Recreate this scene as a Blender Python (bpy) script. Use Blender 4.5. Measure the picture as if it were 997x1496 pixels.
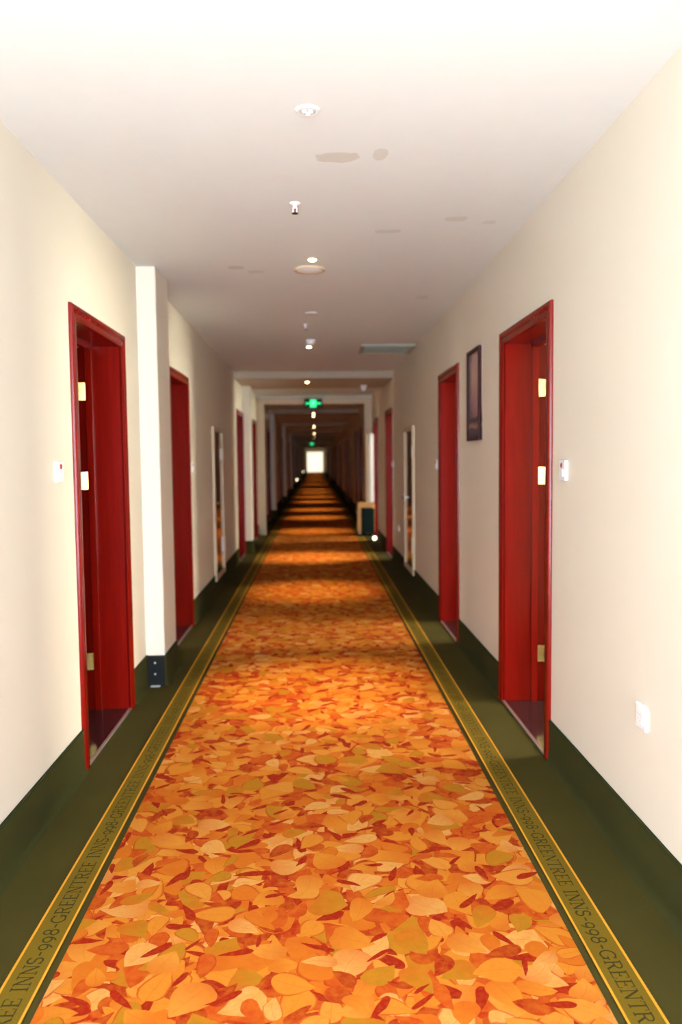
import bpy, bmesh, math, random
from mathutils import Matrix, Vector
PI = math.pi
random.seed(4)
for o in list(bpy.data.objects): bpy.data.objects.remove(o)
scene = bpy.context.scene
C = scene.collection

# ------------------------------------------------------------------ camera
F_PX, YAW, PITCH, ROLL, EYE = 1180.0, 0.0314, 0.0657, 0.0109, 1.45
cam_data = bpy.data.cameras.new('camera')
cam = bpy.data.objects.new('camera', cam_data); C.objects.link(cam)
cam_data.sensor_fit = 'VERTICAL'; cam_data.sensor_height = 36.0; cam_data.sensor_width = 24.0
cam_data.lens = 36.0 * F_PX / 1496.0
right = Vector((math.cos(YAW), -math.sin(YAW), 0)); ahead = Vector((math.sin(YAW), math.cos(YAW), 0)); zz = Vector((0, 0, 1))
fwd = ahead * math.cos(PITCH) - zz * math.sin(PITCH)
up = ahead * math.sin(PITCH) + zz * math.cos(PITCH)
r2 = right * math.cos(ROLL) - up * math.sin(ROLL)
u2 = right * math.sin(ROLL) + up * math.cos(ROLL)
M = Matrix((r2, u2, -fwd)).transposed().to_4x4(); M.translation = (0, 0, EYE)
cam.matrix_world = M
cam_data.clip_start = 0.05; cam_data.clip_end = 300
cam_data.dof.use_dof = True; cam_data.dof.focus_distance = 2.7; cam_data.dof.aperture_fstop = 2.1
scene.camera = cam

# ------------------------------------------------------------------ world, light, exposure
world = bpy.data.worlds.new('world'); scene.world = world; world.use_nodes = True
world.node_tree.nodes['Background'].inputs[0].default_value = (0.75, 0.85, 1, 1)
world.node_tree.nodes['Background'].inputs[1].default_value = 0.3
vs = scene.view_settings
vs.view_transform = 'Standard'; vs.look = 'None'; vs.gamma = 1.0; vs.use_curve_mapping = False
vs.exposure = 0.0
NEAR_WINDOW = 36.0       # daylight in the window behind the photographer
FAR_WINDOW = 1.25         # daylight in the window at the far end
ROOM_WINDOW = 80.0        # daylight in the guest rooms with open doors
SPOT_W = 400.0           # ceiling downlights
FLASH_W = 0.0
HALF, WT, CEIL = 1.105, 0.27, 2.665
Y0, Y1 = -1.7, 86.0

# ------------------------------------------------------------------ materials
def new_mat(name):
    m = bpy.data.materials.new(name); m.use_nodes = True
    nt = m.node_tree; b = nt.nodes['Principled BSDF']
    return m, nt, b
def nd(nt, typ, props=None, **ins):
    n = nt.nodes.new(typ)
    for k, v in (props or {}).items(): setattr(n, k, v)
    for k, v in ins.items():
        k = int(k[1:]) if k[0] == '_' and k[1:].isdigit() else k.replace('_', ' ')
        if isinstance(v, bpy.types.NodeSocket): nt.links.new(v, n.inputs[k])
        else: n.inputs[k].default_value = v
    return n
def mth(nt, op, a, b=None, c=None, clamp=False):
    n = nt.nodes.new('ShaderNodeMath'); n.operation = op; n.use_clamp = clamp
    for i, v in enumerate((a, b, c)):
        if v is None: continue
        if isinstance(v, bpy.types.NodeSocket): nt.links.new(v, n.inputs[i])
        else: n.inputs[i].default_value = v
    return n.outputs[0]
def mix(nt, fac, a, b, blend='MIX'):
    n = nt.nodes.new('ShaderNodeMix'); n.data_type = 'RGBA'; n.blend_type = blend
    for i, v in ((0, fac), (6, a), (7, b)):
        if isinstance(v, bpy.types.NodeSocket): nt.links.new(v, n.inputs[i])
        elif i == 0: n.inputs[0].default_value = v
        else: n.inputs[i].default_value = (*v, 1)
    return n.outputs[2]
def ramp(nt, fac, stops, interp='LINEAR'):
    n = nt.nodes.new('ShaderNodeValToRGB'); r = n.color_ramp; r.interpolation = interp
    while len(r.elements) < len(stops): r.elements.new(0.5)
    for e, (p, c) in zip(r.elements, stops):
        e.position = p; e.color = (*c, 1) if len(c) == 3 else c
    nt.links.new(fac, n.inputs[0]); return n.outputs[0]
def objco(nt): return nt.nodes.new('ShaderNodeTexCoord').outputs['Object']
def bump(nt, b, h, strength, dist=0.002):
    n = nd(nt, 'ShaderNodeBump', None, Strength=strength, Distance=dist, Height=h)
    nt.links.new(n.outputs[0], b.inputs['Normal'])
def simple(name, col, rough=0.5, metal=0.0, noise=0.06, scale=30.0, bmp=0.0, coat=0.0, emit=None, estr=0.0, spec=None):
    m, nt, b = new_mat(name)
    co = objco(nt)
    nz = nd(nt, 'ShaderNodeTexNoise', None, Vector=co, Scale=scale, Detail=3.0).outputs[0]
    k = mth(nt, 'MULTIPLY_ADD', nz, noise * 2, 1 - noise)
    mul = nd(nt, 'ShaderNodeVectorMath', {'operation': 'SCALE'}, _0=col, Scale=k)
    nt.links.new(mul.outputs[0], b.inputs['Base Color'])
    b.inputs['Roughness'].default_value = rough; b.inputs['Metallic'].default_value = metal
    b.inputs['Coat Weight'].default_value = coat; b.inputs['Coat Roughness'].default_value = 0.08
    if spec is not None: b.inputs['Specular IOR Level'].default_value = spec
    if bmp: bump(nt, b, nz, bmp)
    if emit:
        b.inputs['Emission Color'].default_value = (*emit, 1); b.inputs['Emission Strength'].default_value = estr
    return m
MT = {}
def wallpaper():
    m, nt, b = new_mat('cream wallpaper'); co = objco(nt)
    big = nd(nt, 'ShaderNodeTexNoise', None, Vector=co, Scale=1.3, Detail=2.0).outputs[0]
    fine = nd(nt, 'ShaderNodeTexNoise', None, Vector=co, Scale=160.0, Detail=3.0).outputs[0]
    c = mix(nt, big, (0.695, 0.645, 0.53), (0.72, 0.675, 0.57))
    c = mix(nt, mth(nt, 'MULTIPLY', fine, 0.14), c, (0.60, 0.53, 0.41))
    nt.links.new(c, b.inputs['Base Color']); b.inputs['Roughness'].default_value = 0.72
    b.inputs['Specular IOR Level'].default_value = 0.3
    bump(nt, b, fine, 0.25, 0.001); return m
MT['wall'] = wallpaper()
def ceiling_paint():
    m, nt, b = new_mat('white ceiling paint with patches'); co = objco(nt)
    sep = nd(nt, 'ShaderNodeSeparateXYZ', None, Vector=co)
    wob = nd(nt, 'ShaderNodeTexNoise', None, Vector=co, Scale=22.0, Detail=3.0).outputs[0]
    wob2 = nd(nt, 'ShaderNodeTexNoise', None, Vector=co, Scale=9.0, Detail=2.0).outputs[0]
    c = mix(nt, wob2, (0.69, 0.71, 0.68), (0.72, 0.74, 0.71))
    for (x, y, a, d, s) in ((0.106, 3.348, 0.085, 0.055, 0.85), (0.278, 3.318, 0.032, 0.06, 0.7), (0.41, 4.412, 0.07, 0.035, 0.6),
                            (0.737, 4.191, 0.06, 0.04, 0.6), (0.92, 4.25, 0.035, 0.03, 0.5), (-0.485, 5.222, 0.05, 0.045, 0.8),
                            (-0.37, 5.336, 0.055, 0.04, 0.6), (0.83, 6.2, 0.05, 0.08, 0.4)):
        dx = mth(nt, 'POWER', mth(nt, 'ABSOLUTE', mth(nt, 'DIVIDE', mth(nt, 'SUBTRACT', sep.outputs[0], x), a)), 3.0)
        dy = mth(nt, 'POWER', mth(nt, 'ABSOLUTE', mth(nt, 'DIVIDE', mth(nt, 'SUBTRACT', sep.outputs[1], y), d)), 3.0)
        r = mth(nt, 'ADD', mth(nt, 'ADD', dx, dy), mth(nt, 'MULTIPLY_ADD', wob, 2.6, -1.3))
        k = nd(nt, 'ShaderNodeMapRange', {'interpolation_type': 'SMOOTHSTEP'}, Value=r, From_Min=0.7, From_Max=1.2, To_Min=s, To_Max=0.0).outputs[0]
        c = mix(nt, k, c, (0.57, 0.545, 0.475))
    nt.links.new(c, b.inputs['Base Color']); b.inputs['Roughness'].default_value = 0.8
    b.inputs['Specular IOR Level'].default_value = 0.2
    return m
MT['ceiling'] = ceiling_paint()
def cherry():
    m, nt, b = new_mat('polished cherry red wood'); co = objco(nt)
    mp = nd(nt, 'ShaderNodeMapping', None, Vector=co); mp.inputs['Scale'].default_value = (30, 30, 1.6)
    g = nd(nt, 'ShaderNodeTexNoise', None, Vector=mp.outputs[0], Scale=1.6, Detail=5.0, Distortion=0.6).outputs[0]
    c = ramp(nt, g, [(0.3, (0.135, 0.0024, 0.0005)), (0.55, (0.160, 0.0030, 0.0006)), (0.75, (0.185, 0.0040, 0.0008))])
    nt.links.new(c, b.inputs['Base Color']); b.inputs['Roughness'].default_value = 0.24
    b.inputs['Coat Weight'].default_value = 0.04; b.inputs['Coat Roughness'].default_value = 0.12; b.inputs['Specular IOR Level'].default_value = 0.15
    return m
MT['cherry'] = cherry()
def carpet_green(name, a, b_, sheen=0.0):
    m, nt, b = new_mat(name); co = objco(nt)
    f = nd(nt, 'ShaderNodeTexNoise', None, Vector=co, Scale=420.0, Detail=2.0).outputs[0]
    g = nd(nt, 'ShaderNodeTexNoise', None, Vector=co, Scale=3.0, Detail=3.0).outputs[0]
    t = mth(nt, 'ADD', mth(nt, 'MULTIPLY', f, 0.75), mth(nt, 'MULTIPLY_ADD', g, 0.5, -0.12), clamp=True)
    c = mix(nt, t, a, b_)
    nt.links.new(c, b.inputs['Base Color']); b.inputs['Roughness'].default_value = 0.95
    b.inputs['Specular IOR Level'].default_value = 0.1
    bump(nt, b, f, 0.5, 0.003); return m
MT['green'] = carpet_green('dark olive green carpet', (0.028, 0.022, 0.004), (0.070, 0.056, 0.011))
MT['skirting'] = carpet_green('dark green carpet skirting', (0.020, 0.020, 0.005), (0.048, 0.046, 0.011))
MT['binding'] = carpet_green('dark green edge binding', (0.016, 0.019, 0.005), (0.035, 0.04, 0.011))
MT['border'] = carpet_green('olive gold carpet border', (0.095, 0.058, 0.004), (0.19, 0.122, 0.010))
MT['line'] = carpet_green('orange carpet line', (0.52, 0.20, 0.012), (0.72, 0.33, 0.03))
MT['letter'] = carpet_green('dark green woven lettering', (0.024, 0.020, 0.004), (0.050, 0.040, 0.008))

def leaf_group():
    g = bpy.data.node_groups.new('leaf layer', 'ShaderNodeTree')
    itf = g.interface
    itf.new_socket('Vector', in_out='INPUT', socket_type='NodeSocketVector')
    for n in ('Scale', 'Seed', 'Length', 'Slim', 'Random'): itf.new_socket(n, in_out='INPUT', socket_type='NodeSocketFloat')
    for n in ('Mask', 'Edge', 'Along', 'Pick', 'Pick2', 'Rib'): itf.new_socket(n, in_out='OUTPUT', socket_type='NodeSocketFloat')
    gi = g.nodes.new('NodeGroupInput'); go = g.nodes.new('NodeGroupOutput')
    off = nd(g, 'ShaderNodeCombineXYZ', None, X=mth(g, 'MULTIPLY', gi.outputs['Seed'], 3.713), Y=mth(g, 'MULTIPLY', gi.outputs['Seed'], 7.931))
    p = nd(g, 'ShaderNodeVectorMath', {'operation': 'ADD'}, _0=gi.outputs['Vector'], _1=off.outputs[0]).outputs[0]
    v = nd(g, 'ShaderNodeTexVoronoi', {'voronoi_dimensions': '2D', 'feature': 'F1'}, Vector=p, Scale=gi.outputs['Scale'], Randomness=gi.outputs['Random'])
    d = nd(g, 'ShaderNodeVectorMath', {'operation': 'SUBTRACT'}, _0=p, _1=v.outputs['Position']).outputs[0]
    col = nd(g, 'ShaderNodeSeparateColor', None, Color=v.outputs['Color'])
    wn = nd(g, 'ShaderNodeTexWhiteNoise', {'noise_dimensions': '3D'}, Vector=v.outputs['Color'])
    wc = nd(g, 'ShaderNodeSeparateColor', None, Color=wn.outputs['Color'])
    rot = nd(g, 'ShaderNodeVectorRotate', {'rotation_type': 'Z_AXIS'}, Vector=d, Angle=mth(g, 'MULTIPLY', col.outputs[0], 2 * PI))
    s = nd(g, 'ShaderNodeSeparateXYZ', None, Vector=rot.outputs[0])
    L = mth(g, 'MULTIPLY', gi.outputs['Length'], mth(g, 'MULTIPLY_ADD', col.outputs[1], 0.55, 0.70))
    W = mth(g, 'MULTIPLY', mth(g, 'MULTIPLY', L, gi.outputs['Slim']), mth(g, 'MULTIPLY_ADD', col.outputs[2], 0.55, 0.70))
    t = mth(g, 'DIVIDE', s.outputs[1], L)                                   # -1 stalk .. 1 tip
    # half width of an ovate leaf: round at the stalk, pointed at the tip, slightly curved midrib
    hw = mth(g, 'MULTIPLY', mth(g, 'POWER', mth(g, 'MAXIMUM', mth(g, 'ADD', t, 1.0), 0.0), 0.5), mth(g, 'MAXIMUM', mth(g, 'SUBTRACT', 1.0, t), 0.0001))
    curve = mth(g, 'MULTIPLY', mth(g, 'MULTIPLY', mth(g, 'MULTIPLY', t, t), W), mth(g, 'MULTIPLY_ADD', wc.outputs[2], 0.9, -0.45))
    xx = mth(g, 'SUBTRACT', s.outputs[0], curve)
    q = mth(g, 'DIVIDE', mth(g, 'ABSOLUTE', xx), mth(g, 'MAXIMUM', mth(g, 'MULTIPLY', mth(g, 'MULTIPLY', W, hw), 0.92), 0.00001))
    mask = mth(g, 'LESS_THAN', q, 1.0)
    out = go.inputs
    g.links.new(mask, out['Mask'])
    edge = nd(g, 'ShaderNodeMapRange', None, Value=q, From_Min=0.80, From_Max=0.93).outputs[0]
    g.links.new(edge, out['Edge'])
    g.links.new(mth(g, 'MULTIPLY_ADD', t, 0.5, 0.5), out['Along'])
    g.links.new(wc.outputs[0], out['Pick']); g.links.new(wc.outputs[1], out['Pick2'])
    g.links.new(mth(g, 'LESS_THAN', mth(g, 'ABSOLUTE', xx), 0.0011), out['Rib'])
    return g
def leaf_carpet():
    m, nt, b = new_mat('carpet printed with autumn leaves'); co = objco(nt)
    grp = leaf_group()
    wv = nd(nt, 'ShaderNodeTexNoise', None, Vector=co, Scale=14.0, Detail=3.0).outputs['Color']
    wv = nd(nt, 'ShaderNodeVectorMath', {'operation': 'SUBTRACT'}, _0=wv, _1=(0.5, 0.5, 0.5)).outputs[0]
    wv = nd(nt, 'ShaderNodeVectorMath', {'operation': 'SCALE'}, _0=wv, Scale=0.018).outputs[0]
    p = nd(nt, 'ShaderNodeVectorMath', {'operation': 'ADD'}, _0=co, _1=wv).outputs[0]
    blot = nd(nt, 'ShaderNodeTexNoise', None, Vector=co, Scale=26.0, Detail=4.0, Roughness=0.65).outputs[0]
    pile = nd(nt, 'ShaderNodeTexNoise', None, Vector=co, Scale=380.0, Detail=2.0).outputs[0]
    RED, DEEP, ORA, GOLD, CREAM, OLIVE = (0.27, 0.008, 0.002), (0.40, 0.045, 0.005), (0.49, 0.125, 0.009), (0.54, 0.200, 0.018), (0.60, 0.315, 0.082), (0.35, 0.165, 0.008)
    c = ramp(nt, blot, [(0.40, RED), (0.52, (0.38, 0.03, 0.004)), (0.62, DEEP), (0.70, CREAM)])
    layers = [(7.6, 1, 0.074, 0.62, 0.55, 'a'), (8.4, 2, 0.066, 0.66, 0.6, 'r'), (8.4, 3, 0.064, 0.70, 0.7, 'b'), (8.0, 4, 0.062, 0.55, 0.8, 'r'),
              (7.8, 5, 0.068, 0.72, 0.7, 'b'), (7.2, 6, 0.054, 0.34, 0.9, 's'), (7.0, 7, 0.058, 0.60, 0.9, 'r'), (6.8, 8, 0.070, 0.74, 0.9, 'b'),
              (6.0, 9, 0.054, 0.50, 1.0, 'r2'), (6.0, 10, 0.060, 0.70, 1.0, 'c'), (4.6, 11, 0.046, 0.26, 1.0, 's')]
    PALE = (0.56, 0.235, 0.032)
    pal = {'a': [(0, GOLD), (0.30, ORA), (0.52, DEEP), (0.70, RED), (0.84, GOLD)],
           'b': [(0, GOLD), (0.34, PALE), (0.52, ORA), (0.66, CREAM), (0.78, OLIVE), (0.90, DEEP)],
           'c': [(0, CREAM), (0.22, PALE), (0.55, GOLD), (0.80, OLIVE)],
           'r': [(0, RED), (0.34, DEEP), (0.60, ORA), (0.78, GOLD), (0.92, CREAM)],
           'r2': [(0, DEEP), (0.40, RED), (0.65, ORA), (0.86, OLIVE)],
           's': [(0, RED), (0.70, (0.26, 0.008, 0.003))]}
    for sc, seed, ln, slim, rnd, kind in layers:
        n = nt.nodes.new('ShaderNodeGroup'); n.node_tree = grp
        nt.links.new(p, n.inputs['Vector'])
        for k, v in (('Scale', sc), ('Seed', seed), ('Length', ln), ('Slim', slim), ('Random', rnd)): n.inputs[k].default_value = v
        lc = ramp(nt, n.outputs['Pick'], pal[kind], 'CONSTANT')
        # many leaves redden towards one end, all are a little blotchy
        red = mth(nt, 'MULTIPLY', nd(nt, 'ShaderNodeMapRange', None, Value=n.outputs['Along'], From_Min=0.75, From_Max=0.05).outputs[0], mth(nt, 'MULTIPLY', mth(nt, 'GREATER_THAN', n.outputs['Pick2'], 0.55), 0.55))
        if kind != 's': lc = mix(nt, red, lc, (0.45, 0.07, 0.006))
        lc = mix(nt, mth(nt, 'MULTIPLY_ADD', blot, 1.3, -0.50, clamp=True), lc, (0.55, 0.18, 0.014) if kind != 's' else RED)
        if kind != 's':
            e = mth(nt, 'MULTIPLY', n.outputs['Edge'], mth(nt, 'MULTIPLY', mth(nt, 'LESS_THAN', n.outputs['Pick2'], 0.50), 0.75))
            lc = mix(nt, e, lc, (0.36, 0.025, 0.004))
            lc = mix(nt, mth(nt, 'MULTIPLY', n.outputs['Rib'], 0.35), lc, (0.44, 0.09, 0.008))
        c = mix(nt, n.outputs['Mask'], c, lc)
    mot = nd(nt, 'ShaderNodeTexNoise', None, Vector=co, Scale=70.0, Detail=3.0).outputs[0]
    c = mix(nt, mth(nt, 'MULTIPLY_ADD', mot, 1.6, -0.70, clamp=True), c, mix(nt, 0.45, c, (0.46, 0.11, 0.008)))
    c = mix(nt, mth(nt, 'MULTIPLY', pile, 0.35), c, mix(nt, 0.5, c, (0.30, 0.07, 0.01)))
    c = nd(nt, 'ShaderNodeVectorMath', {'operation': 'MULTIPLY'}, _0=c, _1=(0.90, 0.86, 0.82)).outputs[0]
    nt.links.new(c, b.inputs['Base Color']); b.inputs['Roughness'].default_value = 0.95
    b.inputs['Specular IOR Level'].default_value = 0.08
    bump(nt, b, pile, 0.4, 0.003)
    return m
MT['leaves'] = leaf_carpet()
MT['stone'] = simple('dark polished threshold stone', (0.030, 0.012, 0.014), 0.12, noise=0.3, scale=60, spec=0.35)
MT['strip'] = simple('brushed metal strip', (0.72, 0.70, 0.68), 0.35, 0.9)
MT['brass'] = simple('polished brass', (0.78, 0.56, 0.17), 0.22, 1.0)
MT['chrome'] = simple('chrome', (0.80, 0.80, 0.80), 0.15, 1.0)
MT['white'] = simple('white plastic', (0.86, 0.86, 0.86), 0.35, noise=0.02)
MT['grey'] = simple('pale grey plastic', (0.60, 0.60, 0.59), 0.4)
MT['redlamp'] = simple('dark red indicator', (0.22, 0.02, 0.015), 0.3)
MT['black'] = simple('black plastic', (0.007, 0.0075, 0.0075), 0.5, spec=0.12)
MT['cream_paint'] = simple('cream painted metal', (0.56, 0.44, 0.28), 0.45)
MT['bronze'] = simple('bronze tinted mirror glass', (0.42, 0.25, 0.11), 0.12, 1.0, noise=0.08, scale=4)
MT['frame'] = simple('dark brown picture frame', (0.035, 0.010, 0.008), 0.5, spec=0.12)
MT['beam'] = simple('beam paint with shade', (0.44, 0.37, 0.28), 0.8, spec=0.2)  # colour darkened to stand in for weak frontal light on the beams
MT['room'] = simple('guest room plaster', (0.55, 0.50, 0.44), 0.8)
MT['roomfloor'] = simple('guest room floor', (0.07, 0.05, 0.04), 0.6)
MT['bulb'] = simple('lit halogen bulb', (1, 0.9, 0.7), 0.4, emit=(1.0, 0.74, 0.36), estr=40.0)
MT['foot'] = simple('lit foot lamp lens', (1, 0.95, 0.8), 0.4, emit=(1.0, 0.86, 0.55), estr=7.0)
MT['sign'] = simple('lit green sign face', (0.0, 0.6, 0.2), 0.4, emit=(0.0, 0.85, 0.22), estr=1.3)
MT['signlight'] = simple('lit pale green pictogram', (0.3, 0.9, 0.6), 0.4, emit=(0.12, 0.95, 0.50), estr=1.3)
MT['pane_near'] = simple('bright daylight pane', (0.9, 0.9, 0.9), 0.4, emit=(0.86, 0.985, 1.17), estr=NEAR_WINDOW)
MT['pane_far'] = simple('bright daylight pane far', (0.9, 0.9, 0.85), 0.4, emit=(1.0, 0.93, 0.70), estr=FAR_WINDOW)
MT['pane_room'] = simple('bright daylight pane room', (0.9, 0.9, 0.85), 0.4, emit=(1.0, 0.95, 0.74), estr=ROOM_WINDOW)
MT['wood'] = simple('golden wood', (0.50, 0.26, 0.055), 0.4, noise=0.2, scale=12)
MT['curtain_shade'] = simple('dark teal curtain and void shade', (0.006, 0.013, 0.014), 0.9, spec=0.1)  # drawn curtain, and the shade painted into the trolley's void
MT['sheet'] = simple('glossy white board', (0.80, 0.82, 0.86), 0.22, noise=0.03)
MT['alu'] = simple('white painted window frame', (0.75, 0.75, 0.72), 0.4)
MT['dark'] = simple('dark vent interior', (0.05, 0.045, 0.035), 0.8)
MT['ventpaint'] = simple('grey white vent paint', (0.34, 0.345, 0.28), 0.5)
def picture_mat():
    m, nt, b = new_mat('misty lakeside print'); co = objco(nt)
    s = nd(nt, 'ShaderNodeSeparateXYZ', None, Vector=co)
    nz = nd(nt, 'ShaderNodeTexNoise', None, Vector=co, Scale=9.0, Detail=5.0).outputs[0]
    nz2 = nd(nt, 'ShaderNodeTexNoise', None, Vector=co, Scale=40.0, Detail=3.0).outputs[0]
    z = mth(nt, 'ADD', s.outputs[2], mth(nt, 'MULTIPLY_ADD', nz, 0.04, -0.02))       # 0 bottom .. 0.62 top
    c = ramp(nt, mth(nt, 'DIVIDE', z, 0.62), [(0.0, (0.03, 0.022, 0.035)), (0.13, (0.07, 0.045, 0.07)), (0.155, (0.36, 0.20, 0.18)), (0.20, (0.10, 0.06, 0.07)),
        (0.215, (0.03, 0.022, 0.03)), (0.25, (0.05, 0.035, 0.045)), (0.27, (0.30, 0.15, 0.19)), (0.45, (0.38, 0.22, 0.22)), (0.7, (0.50, 0.33, 0.28)), (1.0, (0.42, 0.28, 0.28))])
    # dark blue tree mass on the far side, loose outline
    tree = mth(nt, 'ADD', mth(nt, 'MULTIPLY', s.outputs[1], 4.0), mth(nt, 'ADD', mth(nt, 'MULTIPLY', nz, 1.2), mth(nt, 'MULTIPLY', nz2, 0.4)))
    k = nd(nt, 'ShaderNodeMapRange', None, Value=tree, From_Min=1.75, From_Max=2.25).outputs[0]
    k = mth(nt, 'MULTIPLY', k, mth(nt, 'GREATER_THAN', z, 0.16))
    c = mix(nt, mth(nt, 'MULTIPLY', k, 0.85), c, (0.055, 0.06, 0.09))
    nt.links.new(c, b.inputs['Base Color']); b.inputs['Roughness'].default_value = 0.5; b.inputs['Specular IOR Level'].default_value = 0.2
    return m
MT['picture'] = picture_mat()

# ------------------------------------------------------------------ mesh helpers
class MB:
    def __init__(self): self.bm = bmesh.new()
    def box(self, a, b, bevel=0.0, seg=2):
        x0, x1 = sorted((a[0], b[0])); y0, y1 = sorted((a[1], b[1])); z0, z1 = sorted((a[2], b[2]))
        v = [self.bm.verts.new(p) for p in ((x0,y0,z0),(x1,y0,z0),(x1,y1,z0),(x0,y1,z0),(x0,y0,z1),(x1,y0,z1),(x1,y1,z1),(x0,y1,z1))]
        fs = [self.bm.faces.new([v[i] for i in f]) for f in ((0,3,2,1),(4,5,6,7),(0,1,5,4),(1,2,6,5),(2,3,7,6),(3,0,4,7))]
        if bevel:
            es = list({e for f in fs for e in f.edges})
            bmesh.ops.bevel(self.bm, geom=es, offset=bevel, segments=seg, affect='EDGES', profile=0.5)
        return self
    def prism(self, pts0, pts1):
        a = [self.bm.verts.new(p) for p in pts0]; b = [self.bm.verts.new(p) for p in pts1]
        n = len(a); self.bm.faces.new(a); self.bm.faces.new(b[::-1])
        for i in range(n):
            j = (i + 1) % n; self.bm.faces.new((a[i], b[i], b[j], a[j]))
        return self
    def lathe(self, prof, c=(0, 0, 0), axis='z', seg=24):
        rings = []
        for r, h in prof:
            ring = []
            for i in range(seg):
                t = 2 * PI * i / seg; a, b = r * math.cos(t), r * math.sin(t)
                p = {'z': (a, b, h), 'x': (h, a, b), 'y': (a, h, b)}[axis]
                ring.append(self.bm.verts.new((p[0] + c[0], p[1] + c[1], p[2] + c[2])))
            rings.append(ring)
        for k in range(len(rings) - 1):
            for i in range(seg):
                j = (i + 1) % seg; self.bm.faces.new((rings[k][i], rings[k][j], rings[k+1][j], rings[k+1][i]))
        self.bm.faces.new(rings[0]); self.bm.faces.new(rings[-1][::-1])
        return self
    def mesh(self, name, mat, smooth=False):
        bmesh.ops.remove_doubles(self.bm, verts=self.bm.verts, dist=1e-6)
        bmesh.ops.recalc_face_normals(self.bm, faces=self.bm.faces)
        me = bpy.data.meshes.new(name); self.bm.to_mesh(me); self.bm.free()
        me.materials.append(mat)
        if smooth:
            for p in me.polygons: p.use_smooth = True
            me.set_sharp_from_angle(angle=math.radians(38))
        return me
    def obj(self, name, mat, parent=None, smooth=False, loc=None):
        o = bpy.data.objects.new(name, self.mesh(name, mat, smooth)); C.objects.link(o)
        if parent: o.parent = parent
        if loc: o.location = loc
        return o
def empty(name, loc=(0, 0, 0)):
    o = bpy.data.objects.new(name, None); C.objects.link(o); o.location = loc; o.empty_display_size = 0.1
    return o
def tag(o, label=None, cat=None, group=None, kind=None):
    if label: o['label'] = label
    if cat: o['category'] = cat
    if group: o['group'] = group
    if kind: o['kind'] = kind
    return o
def kids(o): return [c for c in C.objects if c.parent == o]
def copy_tree(o, parent=None):
    c = o.copy(); C.objects.link(c); c.parent = parent
    for ch in kids(o): copy_tree(ch, c)
    return c

# ------------------------------------------------------------------ where the doors stand (centre along the corridor)
DOORH = 2.13        # height of the hole in the wall
def half(i): return (0.44, 0.405)[i] if i < 2 else 0.42      # half of the clear opening
door_rows = [4.24, 6.635, 11.97, 14.65]
k = 2
while True:
    a = 4.26 + 7.5 * k
    if a + 3.5 > Y1: break
    door_rows += [a, a + 2.375]; k += 1
OPEN_ROWS = 4

# ------------------------------------------------------------------ setting
f = MB().box((-HALF - WT, Y0, -0.1), (HALF + WT, Y1, 0.0)).obj('floor', MT['green']); tag(f, 'dark olive green fitted carpet along both sides of the corridor', kind='structure')
f = MB().box((-HALF - WT, Y0, CEIL), (HALF + WT, Y1, CEIL + 0.1)).obj('ceiling', MT['ceiling']); tag(f, 'white painted corridor ceiling with beige repair patches', kind='structure')
def wall(name, side, holes, label):
    m = MB(); x0, x1 = side * HALF, side * (HALF + WT); y = Y0
    for a, b, h in sorted(holes):
        m.box((x0, y, 0), (x1, a, CEIL)); m.box((x0, a, h), (x1, b, CEIL)); y = b
    m.box((x0, y, 0), (x1, Y1, CEIL))
    tag(m.obj(name, MT['wall']), label, kind='structure')
holes = [(y - half(i) - 0.03, y + half(i) + 0.03, DOORH) for i, y in enumerate(door_rows)]
wall('wall_left', -1, holes, 'cream papered wall on the left of the corridor')
wall('wall_right', 1, holes, 'cream papered wall on the right of the corridor')
def end_wall(name, y0, y1, wx, wz0, wz1, label):
    m = MB(); X = HALF + WT
    m.box((-X, y0, 0), (-wx, y1, CEIL)).box((wx, y0, 0), (X, y1, CEIL)).box((-wx, y0, wz1), (wx, y1, CEIL))
    if wz0 > 0: m.box((-wx, y0, 0), (wx, y1, wz0))
    tag(m.obj(name, MT['wall']), label, kind='structure')
end_wall('wall_back', Y0 - 0.2, Y0, 1.0, 0.05, 2.36, 'cream wall behind the photographer')
end_wall('wall_end', Y1, Y1 + 0.2, 0.88, 0.05, 2.25, 'wall around the bright window at the far end')
def window(name, y, wx, z0, z1, mat, label, bars):
    e = tag(empty(name, (0, y, z0)), label, kind='structure'); h = z1 - z0
    MB().box((-wx, -0.005, 0), (wx, 0.005, h)).obj('pane', mat, e)
    for (a, b) in (((-wx, -0.04, 0), (-wx + 0.05, 0.04, h)), ((wx - 0.05, -0.04, 0), (wx, 0.04, h)), ((-wx, -0.04, 0), (wx, 0.04, 0.05)), ((-wx, -0.04, h - 0.05), (wx, 0.04, h))):
        MB().box(a, b, 0.004).obj('window_frame', MT['alu'], e)
    for x in bars: MB().box((x - 0.02, -0.03, 0), (x + 0.02, 0.03, h), 0.004).obj('mullion', MT['alu'], e)
    return e
window('window_1', Y1 + 0.1, 0.88, 0.05, 2.25, MT['pane_far'], 'tall overexposed window at the far end of the corridor', ())
window('window_2', Y0 - 0.1, 1.0, 0.05, 2.36, MT['pane_near'], 'daylight window behind the photographer', (0.0,))

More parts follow.
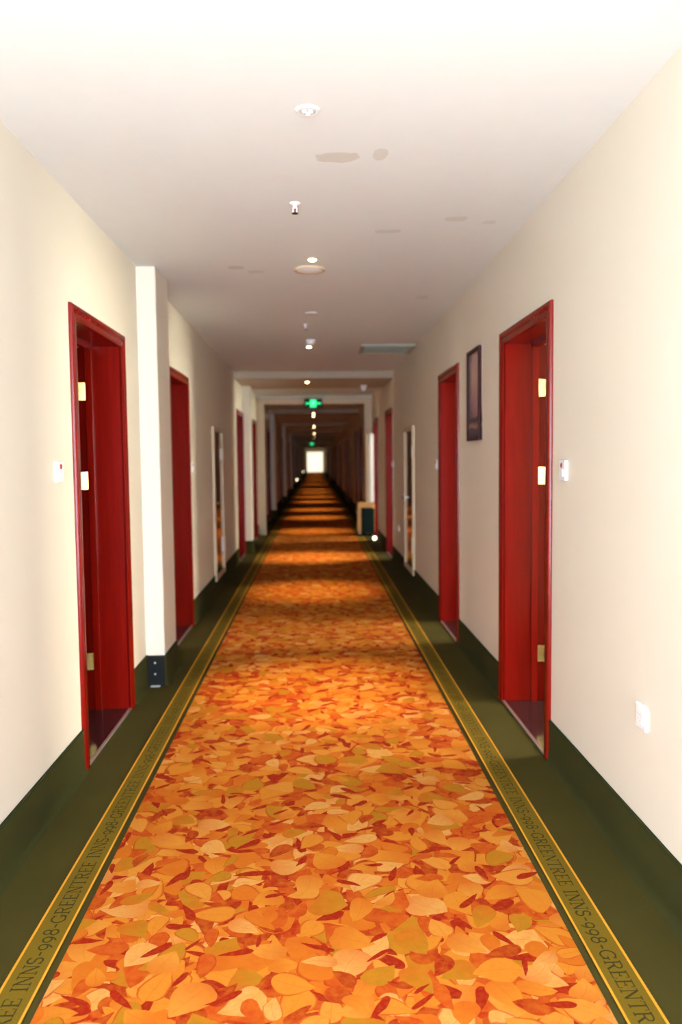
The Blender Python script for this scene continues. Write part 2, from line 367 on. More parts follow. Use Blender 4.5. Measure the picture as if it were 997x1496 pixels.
# guest rooms behind the open doors, each with a daylight window facing its door
def room(side, yc, a, b, curtained=False):
    x0, x1, H, t = side * (HALF + WT), side * 4.7, 2.55, 0.06
    n = 'wall_room_right' if side > 0 else 'wall_room_left'
    w0, w1, z0, z1 = yc - 0.55, yc + 0.55, 0.75, 2.15
    m = MB()
    m.box((x0, a - t, 0), (x1, a, H)).box((x0, b, 0), (x1, b + t, H)).box((x0, a - t, H), (x1 + side * t, b + t, H + t))
    m.box((x1, a - t, 0), (x1 + side * t, w0, H)).box((x1, w1, 0), (x1 + side * t, b + t, H)).box((x1, w0, 0), (x1 + side * t, w1, z0)).box((x1, w0, z1), (x1 + side * t, w1, H))
    tag(m.obj(n, MT['room']), 'plain walls of the guest room beyond the open door', kind='structure')
    tag(MB().box((x0, a - t, -0.1), (x1 + side * t, b + t, -0.001)).obj('floor_room', MT['roomfloor']), 'dark floor of the guest room', kind='structure')
    xp = x1 + side * 0.03
    tag(MB().box((xp - 0.005, w0, z0), (xp + 0.005, w1, z1)).obj('window_3', MT['curtain_shade'] if curtained else MT['pane_room']), 'curtained window inside the guest room' if curtained else 'daylight window inside the guest room', kind='structure')
for side in (-1, 1):
    room(side, 4.24, 2.3, 5.35, side < 0); room(side, 6.635, 5.5, 8.6); room(side, 11.97, 10.2, 13.2); room(side, 14.65, 13.35, 16.4)

# pilasters and ceiling beams
PIL_X = 0.985
pil_y = [(5.17, 5.60), (12.5, 12.85)] + [(12.65 + 7.45 * i, 13.0 + 7.45 * i) for i in range(1, 10)]
for i, (a, b) in enumerate(pil_y):
    o = MB().box((-HALF - 0.01, a, 0), (-PIL_X, b, CEIL), 0.006).obj('wall_pilaster', MT['wall'])
    tag(o, ['cream pilaster on the left wall just past the nearest open door', 'cream pilaster on the left wall before the first exit sign'][i] if i < 2 else 'distant cream pilaster on the left wall beyond the first exit sign', kind='structure')
for i, (a, b) in enumerate(pil_y[1:]):
    a2, b2 = (11.35, 12.95) if i == 0 else (a - 0.1, b + 0.35)
    o = MB().box((-HALF, a2, 2.575), (HALF, b2, CEIL)).obj('ceiling_beam', MT['beam'])
    tag(o, 'shallow dropped ceiling beam before the first exit sign' if i == 0 else 'distant shallow ceiling beam beyond the first exit sign', kind='structure')

# carpet skirting, in runs between the doors
def skirting(name, side, a, b, x=HALF):
    prof = [(0.0, 0.0), (0.032, 0.0), (0.022, 0.006), (0.014, 0.022), (0.011, 0.05), (0.011, 0.192), (0.008, 0.198), (0.0, 0.2)]
    p0 = [(side * (x - d), a, z) for d, z in prof]; p1 = [(side * (x - d), b, z) for d, z in prof]
    o = tag(MB().prism(p0, p1).obj(name, MT['skirting'], smooth=True), 'dark green carpet skirting along the ' + name.split('_')[1] + ' wall', kind='structure')
    MB().box((side * (x + 0.0), a, 0.194), (side * (x - 0.014), b, 0.203), 0.002, 1).obj('edge_binding', MT['binding'], o)
for side, nm in ((-1, 'baseboard_left'), (1, 'baseboard_right')):
    cuts = [(y - half(i) - 0.07, y + half(i) + 0.07) for i, y in enumerate(door_rows)]
    if side < 0: cuts += [p for p in pil_y]
    y = Y0
    for a, b in sorted(cuts):
        if a - y > 0.02: skirting(nm, side, y, a)
        y = max(y, b)
    skirting(nm, side, y, Y1)
for i, (a, b) in enumerate(pil_y):
    skirting('baseboard_left', -1, a, b, PIL_X)
    o = MB().box((-HALF, a - 0.012, 0), (-PIL_X + 0.011, a, 0.2), 0.003).obj('baseboard_left', MT['skirting']); tag(o, 'dark green carpet wrapped round the foot of a pilaster', kind='structure')

# ------------------------------------------------------------------ doors
def casing_profile(s):
    # (across, proud) seen in plan: flat board with a raised rounded bead at the outside edge
    return [(0.0, 0.0), (0.0, 0.012), (0.006, 0.016), (0.028, 0.016), (0.034, 0.011), (0.040, 0.014), (0.052, 0.020), (0.064, 0.020), (0.070, 0.012), (0.070, 0.0)]
def door_proto(side, opened, swing, lo):
    e = empty('door_1'); X = lambda d: side * d
    P = casing_profile(0); hi = 2.10
    for sg in (-1, 1):         # upright boards, then the head
        MB().prism([(X(-d), sg * (lo + a), 0.0) for a, d in P], [(X(-d), sg * (lo + a), hi + a) for a, d in P]).obj('casing', MT['cherry'], e, True)
    MB().prism([(X(-d), -lo - a, hi + a) for a, d in P], [(X(-d), lo + a, hi + a) for a, d in P]).obj('casing', MT['cherry'], e, True)
    J = [(-0.005, 0), (0.155, 0), (0.155, -0.018), (0.157, -0.020), (0.192, -0.020), (0.194, -0.018), (0.194, 0.020), (0.27, 0.020), (0.27, 0.03), (-0.005, 0.03)]
    for sg in (-1, 1):
        MB().prism([(X(d), sg * (lo + y), 0) for d, y in J], [(X(d), sg * (lo + y), hi) for d, y in J]).obj('jamb', MT['cherry'], e)
    MB().prism([(X(d), -lo - 0.03, y + hi) for d, y in J], [(X(d), lo + 0.03, y + hi) for d, y in J]).obj('head_jamb', MT['cherry'], e)
    MB().box((X(0.0), -lo, 0), (X(0.27), lo, 0.006)).obj('threshold', MT['stone'], e)
    MB().box((X(-0.012), -lo, 0), (X(0.004), lo, 0.009), 0.002).obj('threshold_strip', MT['strip'], e)
    r = lo + 0.020             # face of the rebate on the far jamb
    if opened:
        lf = MB().box((X(0.012), -0.040, 0.012), (X(2 * lo - 0.01), 0.0, 2.112), 0.003).obj('door_leaf', MT['cherry'], e, False, (X(0.262), r - 0.004, 0))
        lf.rotation_euler.z = -side * math.radians(swing)
        w = 2 * lo - 0.08
        MB().lathe([(0.026, -0.047), (0.026, -0.041), (0.012, -0.038)], (X(w), 0, 1.0), 'y', 16).box((X(w) - 0.008, -0.085, 0.992), (X(w) + 0.008, -0.04, 1.008)).box((X(w + 0.01), -0.095, 0.99), (X(w - 0.11), -0.082, 1.01), 0.003).obj('door_handle', MT['brass'], lf)
        for z in (1.85, 1.34, 0.285):
            a = [(0.199, r), (0.199, r - 0.002), (0.242, r - 0.0125), (0.243, r)]     # leaf of the hinge, folded a little off the jamb
            h = MB().prism([(X(d), y, z - 0.05) for d, y in a], [(X(d), y, z + 0.05) for d, y in a]).obj('hinge', MT['brass'], e)
            MB().lathe([(0.0085, -0.052), (0.0085, -0.018), (0.0072, -0.017), (0.0085, -0.016), (0.0085, 0.016), (0.0072, 0.017), (0.0085, 0.018), (0.0085, 0.052)], (X(0.252), r - 0.013, z), seg=12).obj('hinge_barrel', MT['brass'], h, True)
            for dz in (-0.032, 0.0, 0.032):
                d = 0.212 + (0.016 if dz == 0 else 0)
                MB().lathe([(0.0, -0.0012), (0.004, -0.0012), (0.0045, 0.0012)], (X(d), r - 0.002 - (d - 0.199) * 0.244, z + dz), 'y', 10).obj('screw', MT['brass'], h)
    else:
        lf = MB().box((X(0.195), -r + 0.004, 0.008), (X(0.238), r - 0.004, 2.114), 0.003).obj('door_leaf', MT['cherry'], e)
        k = MB().lathe([(0.026, 0.0), (0.026, 0.008), (0.010, 0.010), (0.010, 0.045)], (0, 0, 0), 'x', 16)
        for v in k.bm.verts: v.co = Vector((X(0.195 - v.co.x), v.co.y - lo + 0.07, v.co.z + 1.0))
        k.box((X(0.155), -lo + 0.06, 0.99), (X(0.140), -lo + 0.19, 1.01), 0.003)
        k.obj('door_handle', MT['brass'], lf)
    return e
NTH = ['nearest', 'second', 'third', 'fourth']
n = 0
for side, sn in ((-1, 'left'), (1, 'right')):
    pr = {}
    for i, y in enumerate(door_rows):
        n += 1; op = i < OPEN_ROWS
        key = (op, half(i))
        if key not in pr: pr[key] = e = door_proto(side, op, 62 if side < 0 else 3, half(i))
        else: e = copy_tree(pr[key])
        e.name = 'door_%d' % n
        e.location = (side * HALF, y, 0)
        tag(e, ('%s open cherry red doorway on the %s wall, brass hinges on its far jamb' % (NTH[i], sn)) if i < 2 else
               ('%s cherry red doorway along the %s wall counting from the camera' % (NTH[i], sn)) if op else
               ('closed cherry red door far down the %s wall beyond the first exit sign' % sn), kind='structure')

# ------------------------------------------------------------------ patterned carpet runner
run = tag(empty('carpet_runner'), 'orange autumn leaf patterned carpet running down the middle of the corridor', 'carpet')
MB().box((-0.755, Y0, 0.0), (0.755, Y1, 0.004)).obj('leaf_field', MT['leaves'], run)
# serif capitals drawn as strokes: list of (polyline, weight)
def arc(cx, cy, rx, ry, a0, a1, n=14):
    return [(cx + rx * math.cos(math.radians(a0 + (a1 - a0) * i / n)), cy + ry * math.sin(math.radians(a0 + (a1 - a0) * i / n))) for i in range(n + 1)]
TH, TN = 0.115, 0.065
GL = {
 'G': (0.86, [(arc(0.42, 0.5, 0.36, 0.48, 40, 325, 22), TH * 0.85), ([(0.72, 0.02), (0.72, 0.42)], TH), ([(0.55, 0.42), (0.86, 0.42)], TN), ([(0.70, 0.98), (0.70, 0.72)], TN)]),
 'R': (0.80, [([(0.18, 0), (0.18, 1)], TH), ([(0.05, 0), (0.32, 0)], TN), ([(0.05, 1), (0.40, 1)] + arc(0.40, 0.765, 0.25, 0.235, 90, -90) + [(0.18, 0.53)], TN * 1.25), ([(0.40, 0.53), (0.68, 0.02)], TH), ([(0.60, 0), (0.80, 0)], TN)]),
 'E': (0.70, [([(0.18, 0), (0.18, 1)], TH), ([(0.05, 1), (0.60, 1), (0.60, 0.78)], TN), ([(0.05, 0), (0.63, 0), (0.63, 0.24)], TN), ([(0.18, 0.51), (0.46, 0.51)], TN), ([(0.46, 0.40), (0.46, 0.62)], TN)]),
 'N': (0.86, [([(0.17, 0), (0.17, 1)], TN), ([(0.17, 1), (0.70, 0)], TH), ([(0.70, 0), (0.70, 1)], TN), ([(0.04, 0), (0.30, 0)], TN), ([(0.02, 1), (0.20, 1)], TN), ([(0.57, 1), (0.84, 1)], TN)]),
 'T': (0.74, [([(0.37, 0), (0.37, 1)], TH), ([(0.06, 0.76), (0.06, 1), (0.68, 1), (0.68, 0.76)], TN), ([(0.23, 0), (0.51, 0)], TN)]),
 'I': (0.42, [([(0.21, 0), (0.21, 1)], TH), ([(0.06, 0), (0.36, 0)], TN), ([(0.06, 1), (0.36, 1)], TN)]),
 'S': (0.64, [(arc(0.31, 0.745, 0.21, 0.24, 30, 250, 12) + arc(0.31, 0.26, 0.23, 0.25, 80, -150, 12), TH * 0.9), ([(0.52, 0.98), (0.52, 0.78)], TN), ([(0.08, 0.02), (0.08, 0.24)], TN)]),
 '9': (0.66, [(arc(0.32, 0.47, 0.24, 0.28, 0, 360, 20), TH * 0.85), (arc(0.10, 0.47, 0.46, 0.62, 0, -70, 10), TH * 0.8)]),
 '8': (0.68, [(arc(0.34, 0.74, 0.20, 0.24, 0, 360, 18), TH * 0.8), (arc(0.34, 0.26, 0.25, 0.25, 0, 360, 18), TH * 0.85)]),
 '-': (0.52, [([(0.10, 0.42), (0.42, 0.42)], TH * 0.8)]), ' ': (0.42, [])}
PHRASE = 'GREENTREE INNS-998-'
PERIOD, CAPH = 0.744, 0.045
ADV = sum(GL[ch][0] for ch in PHRASE); SX = PERIOD / ADV
def draw_glyph(bm, ch, u, direction, side):
    """strokes of one letter; reading direction along y, tops of the letters to the outside"""
    z = 0.0
    for pts, wt in GL[ch][1]:
        z += 0.00004
        closed = len(pts) > 3 and (Vector(pts[0]) - Vector(pts[-1])).length < 1e-4
        V = [Vector(((u + px) * SX, py * CAPH)) for px, py in pts]; L = []
        for i in range(len(V)):
            if closed: a, b = V[i - 1] if i else V[-2], V[i + 1] if i < len(V) - 1 else V[1]
            else: a, b = V[max(i - 1, 0)], V[min(i + 1, len(V) - 1)]
            t = (b - a).normalized(); nn = Vector((-t.y, t.x)) * wt * CAPH * 0.62
            L.append([bm.verts.new((side * (p.y - CAPH / 2), direction * p.x, z)) for p in (V[i] + nn, V[i] - nn)])
        for i in range(len(L) - 1): bm.faces.new((L[i][0], L[i][1], L[i+1][1], L[i+1][0]))
def letter_mesh(text, direction, side):
    bm = bmesh.new(); u = 0.0
    for ch in text: draw_glyph(bm, ch, u, direction, side); u += GL[ch][0]
    for fc in bm.faces:
        fc.normal_update()
        if fc.normal.z < 0: fc.normal_flip()
    me = bpy.data.meshes.new('letter'); bm.to_mesh(me); bm.free(); me.materials.append(MT['letter']); return me
for side in (-1, 1):
    b = MB().box((side * 0.779, Y0, 0), (side * 0.885, Y1, 0.004)).obj('border_strip', MT['border'], run)
    for x in (0.779, 0.878):
        MB().box((side * x, Y0, 0), (side * (x + 0.007), Y1, 0.0055)).obj('edge_line', MT['line'], b)
    di = 1 if side < 0 else -1
    glyph = {ch: letter_mesh(ch, di, side) for ch in set(PHRASE) if ch != ' '}; whole = letter_mesh(PHRASE, di, side)
    start = (2.475 - 1 * PERIOD) if side < 0 else 2.255
    for i in range(14):
        y = start + i * PERIOD
        if i < 6:          # letters that can be read in the photograph, one by one
            u = 0.0
            for ch in PHRASE:
                if ch != ' ':
                    o = bpy.data.objects.new('letter', glyph[ch]); C.objects.link(o); o.parent = b
                    o.location = (side * 0.832, y + di * u * SX, 0.0044)
                u += GL[ch][0]
        else:
            o = bpy.data.objects.new('lettering', whole); C.objects.link(o); o.parent = b; o['kind'] = 'stuff'
            o.location = (side * 0.832, y, 0.0044)

# ------------------------------------------------------------------ wall fittings
def bell(side, y, z, label):
    e = tag(empty('doorbell', (side * HALF, y, z)), label, 'doorbell', 'doorbell plates beside the doors'); X = lambda d: -side * d
    MB().box((X(0), -0.043, -0.045), (X(0.016), 0.043, 0.045), 0.004).obj('plate', MT['white'], e)
    MB().box((X(0.016), -0.022, -0.026), (X(0.021), 0.022, 0.004), 0.002).obj('button', MT['white'], e)
    MB().lathe([(0.011, 0.0), (0.011, 0.003), (0.008, 0.0045)] if side < 0 else [(0.011, -0.0), (0.011, -0.003), (0.008, -0.0045)], (X(0.016), 0, 0.022), 'x', 14).obj('indicator', MT['redlamp'], e)
bell(-1, 3.50, 1.408, 'white doorbell plate on the left wall before the nearest open door')
bell(1, 3.54, 1.388, 'white doorbell plate on the right wall before the nearest open door')
bell(-1, 7.24, 1.39, 'white doorbell plate beside the second doorway on the left')
bell(1, 7.28, 1.39, 'white doorbell plate just past the second doorway on the right')
bell(1, 11.38, 1.37, 'small white doorbell plate before the third doorway on the right')
def outlet(y, z, label):
    e = tag(empty('wall_socket', (HALF, y, z)), label, 'socket', 'wall sockets on the right wall')
    MB().box((0, -0.043, -0.043), (-0.012, 0.043, 0.043), 0.004).obj('plate', MT['white'], e)
    MB().box((-0.012, -0.027, -0.027), (-0.016, 0.027, 0.027), 0.003).obj('insert', MT['white'], e)
    for yy, zz_, w, hh in ((-0.009, 0.011, 0.002, 0.008), (0.009, 0.011, 0.002, 0.008), (-0.010, -0.012, 0.002, 0.007), (0.010, -0.012, 0.002, 0.007), (0, -0.006, 0.002, 0.006)):
        MB().box((-0.0155, yy - w, zz_ - hh / 2), (-0.0166, yy + w, zz_ + hh / 2)).obj('slot', MT['grey'], e)
outlet(2.66, 0.565, 'white wall socket low on the right wall nearest the camera')
outlet(10.61, 0.533, 'small white wall socket low on the right wall before the third doorway')

# picture on the right wall
pic = tag(empty('picture', (HALF, 5.318, 1.565)), 'framed misty lakeside print in a dark brown frame between the doors', 'picture')
MB().box((0, 0.0, 0.0), (-0.012, 0.422, 0.622)).obj('print', MT['picture'], pic)
for a, b in (((0, 0, 0), (-0.026, 0.026, 0.622)), ((0, 0.396, 0), (-0.026, 0.422, 0.622)), ((0, 0.026, 0), (-0.026, 0.396, 0.026)), ((0, 0.026, 0.596), (-0.026, 0.396, 0.622))):
    MB().box(a, b, 0.004).obj('frame_rail', MT['frame'], pic)

# fire hose cabinets let into the walls
def cabinet(side, y0, y1, knob_near, label):
    z0, z1, fw = 0.135, 1.81, 0.055
    e = tag(empty('fire_hose_cabinet', (side * HALF, (y0 + y1) / 2, z0)), label, 'cabinet', 'fire hose cabinets on the corridor walls')
    X = lambda d: -side * d; w = (y1 - y0) / 2; H = z1 - z0
    for a, b in (((X(-0.001), -w, 0), (X(0.030), -w + fw, H)), ((X(-0.001), w - fw, 0), (X(0.030), w, H))):
        MB().box(a, b, 0.004).obj('frame_post', MT['cream_paint'], e)
    for za, zb in ((0, 0.05), (H - 0.05, H)):
        MB().box((X(-0.001), -w + fw, za), (X(0.026), w - fw, zb), 0.003).obj('frame_rail', MT['cream_paint'], e)
    d = MB().box((X(0.001), -w + fw, 0.05), (X(0.012), w - fw, H - 0.05)).obj('door_panel', MT['bronze'], e)
    yk = (-w + fw + 0.05) if knob_near else (w - fw - 0.05); yh = -yk / abs(yk) * (w - fw)
    k = MB().lathe([(0.009, 0.0), (0.009, 0.02), (0.020, 0.028), (0.022, 0.038), (0.015, 0.046)], (0, 0, 0), 'x', 16)
    for v in k.bm.verts: v.co = Vector((X(0.012 + v.co.x), v.co.y + yk, v.co.z + 0.98 - z0))
    k.obj('knob', MT['chrome'], d, True)
    for zc, h in ((1.52, 0.065), (0.47, 0.085)):
        s = 1 if yh > 0 else -1
        hg = MB().box((X(0.012), yh - s * 0.075, zc - z0 - h), (X(0.018), yh - s * 0.004, zc - z0 + h), 0.002).box((X(0.030), yh + s * 0.004, zc - z0 - h), (X(0.034), yh + s * 0.050, zc - z0 + h), 0.0015)
        hg.obj('hinge', MT['white'], d)
cabinet(-1, 8.71, 9.55, True, 'cream framed fire hose cabinet with bronze mirror door on the left wall')
cabinet(1, 8.93, 9.80, False, 'cream framed fire hose cabinet with bronze mirror door on the right wall')

# black plate at the foot of the nearest pilaster
pl = tag(empty('kick_plate', (-1.045, 5.158, 0.0)), 'black plate with two screws on the foot of the nearest pilaster', 'plate')
MB().box((-0.058, -0.008, 0.004), (0.062, 0.0, 0.198), 0.003).obj('plate', MT['black'], pl)
for z in (0.155, 0.082): MB().lathe([(0.0, -0.0115), (0.0055, -0.0110), (0.006, -0.008)], (0.0, 0, z), 'y', 12).obj('screw', MT['strip'], pl)
MB().box((-0.028, -0.026, 0.0), (0.032, -0.009, 0.010), 0.003).obj('metal_lip', MT['strip'], pl)

# ------------------------------------------------------------------ ceiling fittings
def lamp_proto(lit):
    e = empty('downlight')
    MB().lathe([(0.020 if lit else 0.029, 0.0), (0.024 if lit else 0.030, -0.006), (0.029 if lit else 0.037, -0.007), (0.034 if lit else 0.042, -0.003), (0.035 if lit else 0.043, 0.0)], seg=32).obj('trim_ring', MT['white'] if not lit else MT['cream_paint'], e, True)
    if lit:
        MB().lathe([(0.0235, -0.0005), (0.0235, -0.008), (0.019, -0.013), (0.010, -0.015)], seg=24).obj('bulb', MT['bulb'], e, True)
    else:
        MB().lathe([(0.0305, -0.0062), (0.0305, -0.0072), (0.022, -0.0066)], seg=24).obj('reflector', MT['grey'], e, True)
        for t in (90, 210, 330):
            MB().lathe([(0.008, -0.0065), (0.009, -0.013), (0.004, -0.016)], (0.013 * math.cos(math.radians(t)), 0.013 * math.sin(math.radians(t)), 0), seg=12).obj('lens', MT['white'], e, True)
    return e
d0 = lamp_proto(False); d0.location = (-0.010, 2.90, CEIL)
tag(d0, 'unlit white round downlight on the ceiling nearest the camera', 'downlight', 'ceiling downlights')
lamps = [(0.0, 5.0, 1), (-0.05, 8.82, 1), (-0.10, 11.85, 0), (-0.05, 16.2, 1), (-0.02, 19.95, 0), (-0.03, 23.1, 1), (-0.02, 27.4, 0), (-0.03, 31.0, 1), (-0.02, 34.9, 0), (-0.03, 38.6, 1)]
y = 42.4
while y < 84: lamps.append((-0.02, y, 1)); y += 3.75
words = ['first', 'second', 'third']
spot = bpy.data.lights.new('downlight_beam', 'SPOT'); spot.energy = SPOT_W; spot.color = (1.0, 0.78, 0.44)
spot.spot_size = math.radians(42); spot.spot_blend = 1.0; spot.shadow_soft_size = 0.03
l0 = None
for i, (x, y, hi) in enumerate(lamps):
    if l0 is None: l0 = e = lamp_proto(True)
    else: e = copy_tree(l0)
    e.location = (x, y, CEIL if hi else 2.575)
    tag(e, ('%s glowing warm downlight on the ceiling counting from the camera' % words[i]) if i < 3 else 'glowing downlight seen just below the first green exit sign' if i == 4 else 'tiny glowing downlight far down the corridor ceiling beyond the first exit sign', 'downlight', 'ceiling downlights')
for e in [o for o in C.objects if o.name.startswith('downlight') and o.type == 'EMPTY' and o is not d0]:
    s = bpy.data.objects.new('downlight_beam', spot); C.objects.link(s); s.parent = e; s.location = (0, 0, -0.03)

def disc(name, x, y, prof, label, cat, mat='white'):
    o = MB().lathe(prof, seg=32).obj(name, MT[mat], None, True, (x, y, CEIL)); tag(o, label, cat); return o
sp = tag(empty('ceiling_speaker', (-0.02, 5.27, CEIL)), 'round white speaker on the ceiling beside the first glowing downlight', 'speaker')
MB().lathe([(0.080, 0), (0.082, -0.010), (0.095, -0.014), (0.103, -0.006), (0.104, 0)], seg=40).obj('rim', MT['cream_paint'], sp, True)
MB().lathe([(0.0815, -0.001), (0.0815, -0.009), (0.05, -0.017), (0.0, -0.020)], seg=40).obj('grille', MT['white'], sp, True)
def sprinkler(x, y, label):
    e = tag(empty('sprinkler', (x, y, CEIL)), label, 'sprinkler', 'ceiling sprinklers')
    MB().lathe([(0.026, 0), (0.026, -0.004), (0.015, -0.010), (0.010, -0.012)], seg=20).obj('escutcheon', MT['white'], e, True)
    MB().lathe([(0.009, -0.010), (0.009, -0.024), (0.005, -0.026)], seg=14).obj('body', MT['white'], e, True)
    MB().lathe([(0.0022, -0.025), (0.0028, -0.036), (0.0022, -0.046)], seg=10).obj('glass_bulb', MT['redlamp'], e, True)
    for s in (-1, 1): MB().box((s * 0.008, -0.002, -0.022), (s * 0.011, 0.002, -0.048)).obj('frame_arm', MT['white'], e)
    MB().lathe([(0.015, -0.047), (0.016, -0.050), (0.004, -0.052)], seg=16).obj('deflector', MT['frame'], e, True)
sprinkler(-0.080, 3.93, 'small sprinkler head hanging before the first glowing downlight')
sprinkler(-0.068, 7.40, 'small sprinkler head hanging between the first and second glowing downlights')
disc('junction_cover', -0.016, 6.82, [(0.052, 0), (0.052, -0.006), (0.044, -0.010)], 'faint flat round cover on the ceiling past the round speaker', 'junction cover', 'ceiling')
sd = tag(empty('smoke_detector', (-0.03, 8.36, CEIL)), 'white smoke detector on the ceiling just before the second glowing downlight', 'smoke detector')
MB().lathe([(0.050, 0), (0.050, -0.012), (0.046, -0.016)], seg=28).obj('base', MT['white'], sd, True)
MB().lathe([(0.040, -0.015), (0.042, -0.034), (0.034, -0.046), (0.015, -0.050)], seg=28).obj('sensor_cap', MT['white'], sd, True)
e = tag(empty('ceiling_detector', (0.76, 12.55, 2.575)), 'small white domed detector under the shallow beam near the right wall', 'detector')
MB().lathe([(0.055, 0), (0.055, -0.02), (0.040, -0.03)], seg=20).obj('base', MT['white'], e, True)
MB().lathe([(0.034, -0.028), (0.036, -0.06), (0.022, -0.085), (0.005, -0.09)], seg=20).obj('dome', MT['white'], e, True)
# air vent
v = tag(empty('air_vent', (0.80, 9.0, CEIL)), 'square slatted air vent in the ceiling by the right wall', 'vent')
MB().box((-0.25, -0.28, -0.001), (0.25, 0.28, -0.004)).obj('back_plate', MT['dark'], v)
for a, b in (((-0.29, -0.31, 0), (0.29, -0.27, -0.022)), ((-0.29, 0.27, 0), (0.29, 0.31, -0.022)), ((-0.29, -0.27, 0), (-0.25, 0.27, -0.022)), ((0.25, -0.27, 0), (0.29, 0.27, -0.022))):
    MB().box(a, b, 0.004).obj('frame_rail', MT['ventpaint'], v)
sl = MB().prism([(-0.25, 0.012, -0.006), (-0.25, 0.010, -0.004), (-0.25, -0.014, -0.020), (-0.25, -0.012, -0.022)], [(0.25, 0.012, -0.006), (0.25, 0.010, -0.004), (0.25, -0.014, -0.020), (0.25, -0.012, -0.022)]).mesh('slat', MT['ventpaint'])
for i in range(15):
    o = bpy.data.objects.new('slat', sl); C.objects.link(o); o.parent = v; o.location = (0, -0.245 + i * 0.035, 0)

# ------------------------------------------------------------------ fire door frames and exit signs
def fire_frame(y, label):
    e = tag(empty('fire_door_frame', (0, y, 0)), label, 'door frame')
    for s in (-1, 1): MB().box((s * HALF, -0.10, 0), (s * 0.955, 0.10, 2.498), 0.006).obj('post', MT['cream_paint'], e)
    MB().box((-HALF, -0.10, 2.50), (HALF, 0.10, 2.63), 0.006).obj('lintel', MT['cream_paint'], e)
    MB().box((-HALF, -0.06, 2.63), (HALF, 0.06, CEIL)).obj('infill', MT['ceiling'], e)
fire_frame(15.6, 'cream fire door frame across the corridor at the first exit sign')
fire_frame(56.0, 'tiny distant cream fire door frame by the second exit sign')
def exit_sign(y, z, x, label, sc=1.0):
    e = tag(empty('exit_sign', (x, y, z)), label, 'exit sign', 'green exit signs')
    MB().box((-0.17 * sc, -0.02, -0.085 * sc), (0.17 * sc, 0.02, 0.085 * sc), 0.006).obj('housing', MT['black'], e)
    def flat(name, polys, mat, dy=-0.0235):
        m = MB()
        for p in polys: m.prism([(a * sc, dy, b * sc) for a, b in p], [(a * sc, -0.019, b * sc) for a, b in p])
        m.obj(name, MT[mat], e)
    for s in (-1, 1):
        flat('arrow', [[(s * 0.150, 0.0), (s * 0.115, 0.034), (s * 0.115, 0.014), (s * 0.072, 0.014), (s * 0.072, -0.014), (s * 0.115, -0.014), (s * 0.115, -0.034)]], 'sign')
    flat('panel', [[(-0.062, -0.072), (0.062, -0.072), (0.062, 0.072), (-0.062, 0.072)]], 'sign')
    flat('running_figure', [[(0.008, 0.045), (0.022, 0.045), (0.022, 0.060), (0.008, 0.060)], [(-0.020, 0.038), (0.018, 0.042), (0.010, 0.0), (-0.014, 0.004)],
        [(-0.014, 0.004), (0.010, 0.0), (0.036, -0.022), (0.026, -0.030), (0.004, -0.014)], [(-0.014, 0.004), (0.004, -0.006), (-0.018, -0.044), (-0.046, -0.046), (-0.046, -0.036), (-0.026, -0.034)],
        [(0.014, 0.034), (0.040, 0.012), (0.036, 0.004), (0.008, 0.024)], [(-0.018, 0.038), (-0.042, 0.024), (-0.046, 0.004), (-0.038, 0.004), (-0.034, 0.018), (-0.014, 0.028)]], 'signlight', -0.0255)
exit_sign(15.44, 2.505, -0.02, 'lit green running man exit sign over the nearer fire door frame')
exit_sign(55.87, 2.50, -0.2, 'tiny lit green exit sign near the bright end window', 1.15)
el = tag(empty('emergency_light', (-HALF, 18.6, 2.42)), 'small white twin emergency light high on the left wall past the fire frame', 'emergency light')
MB().box((0, -0.13, -0.05), (0.06, 0.13, 0.05), 0.008).obj('battery_box', MT['white'], el)
for s in (-1, 1):
    MB().lathe([(0.022, -0.02), (0.045, 0.02), (0.048, 0.05), (0.042, 0.055)], (0.06, s * 0.09, 0.095), 'x', 18).obj('lamp_head', MT['white'], el, True)

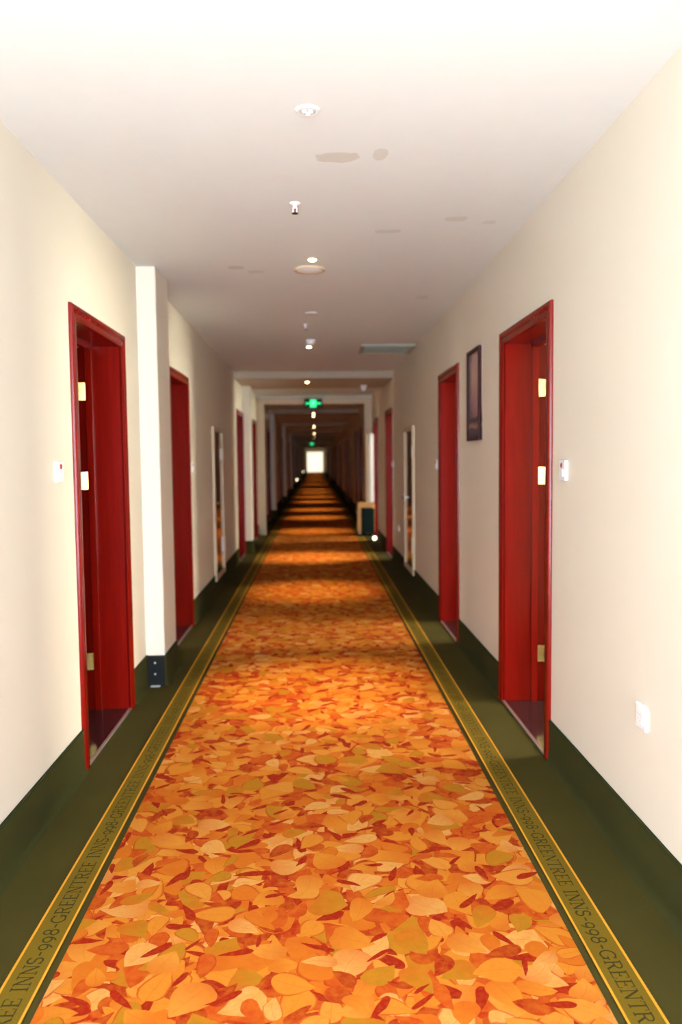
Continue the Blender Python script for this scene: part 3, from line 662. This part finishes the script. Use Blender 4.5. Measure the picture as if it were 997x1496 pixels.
# ------------------------------------------------------------------ trolley by the right wall, board on it, small floor level lamps
t = tag(empty('wooden_trolley', (0.945, 15.25, 0.0056)), 'golden wooden frame trolley standing by the right wall at the fire frame', 'trolley')
for sx in (-1, 1):
    for sy in (-1, 1):
        lg = MB().box((sx * 0.125 - 0.028, sy * 0.20 - 0.028, 0.07), (sx * 0.125 + 0.028, sy * 0.20 + 0.028, 0.60), 0.006).obj('leg', MT['wood'], t)
        MB().lathe([(0.028, -0.012), (0.035, -0.008), (0.035, 0.008), (0.028, 0.012)], (sx * 0.125, sy * 0.20, 0.035), 'x', 18).obj('caster', MT['chrome'], lg, True)
        MB().box((sx * 0.125 - 0.018, sy * 0.20 - 0.012, 0.030), (sx * 0.125 + 0.018, sy * 0.20 + 0.012, 0.072), 0.003).obj('caster_fork', MT['chrome'], lg)
for sy in (-1, 1): MB().box((-0.097, sy * 0.20 - 0.02, 0.53), (0.097, sy * 0.20 + 0.02, 0.60), 0.005).obj('rail', MT['wood'], t)
for sx in (-1, 1): MB().box((sx * 0.125 - 0.018, -0.172, 0.53), (sx * 0.125 + 0.018, 0.172, 0.60), 0.005).obj('rail', MT['wood'], t)
MB().box((-0.14, -0.215, 0.60), (0.14, 0.215, 0.625), 0.005).obj('top_board', MT['wood'], t)
MB().box((-0.090, -0.245, 0.05), (0.150, 0.16, 0.525), 0.02, 3).obj('shade_block', MT['curtain_shade'], t)  # added dark block standing in for the shaded void under the top
bd = tag(empty('white_board', (1.0, 15.20, 0.632)), 'tall narrow glossy white board standing upright on the wooden trolley', 'board')
MB().box((-0.050, -0.12, 0.0), (0.010, 0.12, 1.27), 0.006).obj('panel', MT['cream_paint'], bd)
MB().box((0.012, -0.14, 0.0), (0.090, 0.10, 1.28), 0.012, 3).obj('panel', MT['sheet'], bd)
def foot(x, y, z, s, label):
    e = tag(empty('foot_lamp', (x, y, z)), label, 'lamp', 'small lamps near the floor')
    MB().lathe([(0.05 * s, 0.03), (0.05 * s, -0.01), (0.042 * s, -0.02)], (0, 0, 0), 'y', 20).obj('housing', MT['chrome'], e, True)
    MB().lathe([(0.036 * s, -0.019), (0.034 * s, -0.026), (0.018 * s, -0.034)], (0, 0, 0), 'y', 20).obj('lens', MT['foot'], e, True)
    MB().box((-0.02 * s, -0.01, -z), (0.02 * s, 0.02, -0.045 * s), 0.002).obj('stand', MT['black'], e)
foot(1.03, 14.12, 0.055, 0.9, 'small bright lamp on the floor by the right wall before the trolley')
foot(-1.04, 43.5, 0.36, 2.3, 'brighter of the two small lamps low on the left wall far away')
foot(-1.04, 66.0, 0.45, 2.2, 'fainter small lamp low on the left wall nearest the end window')
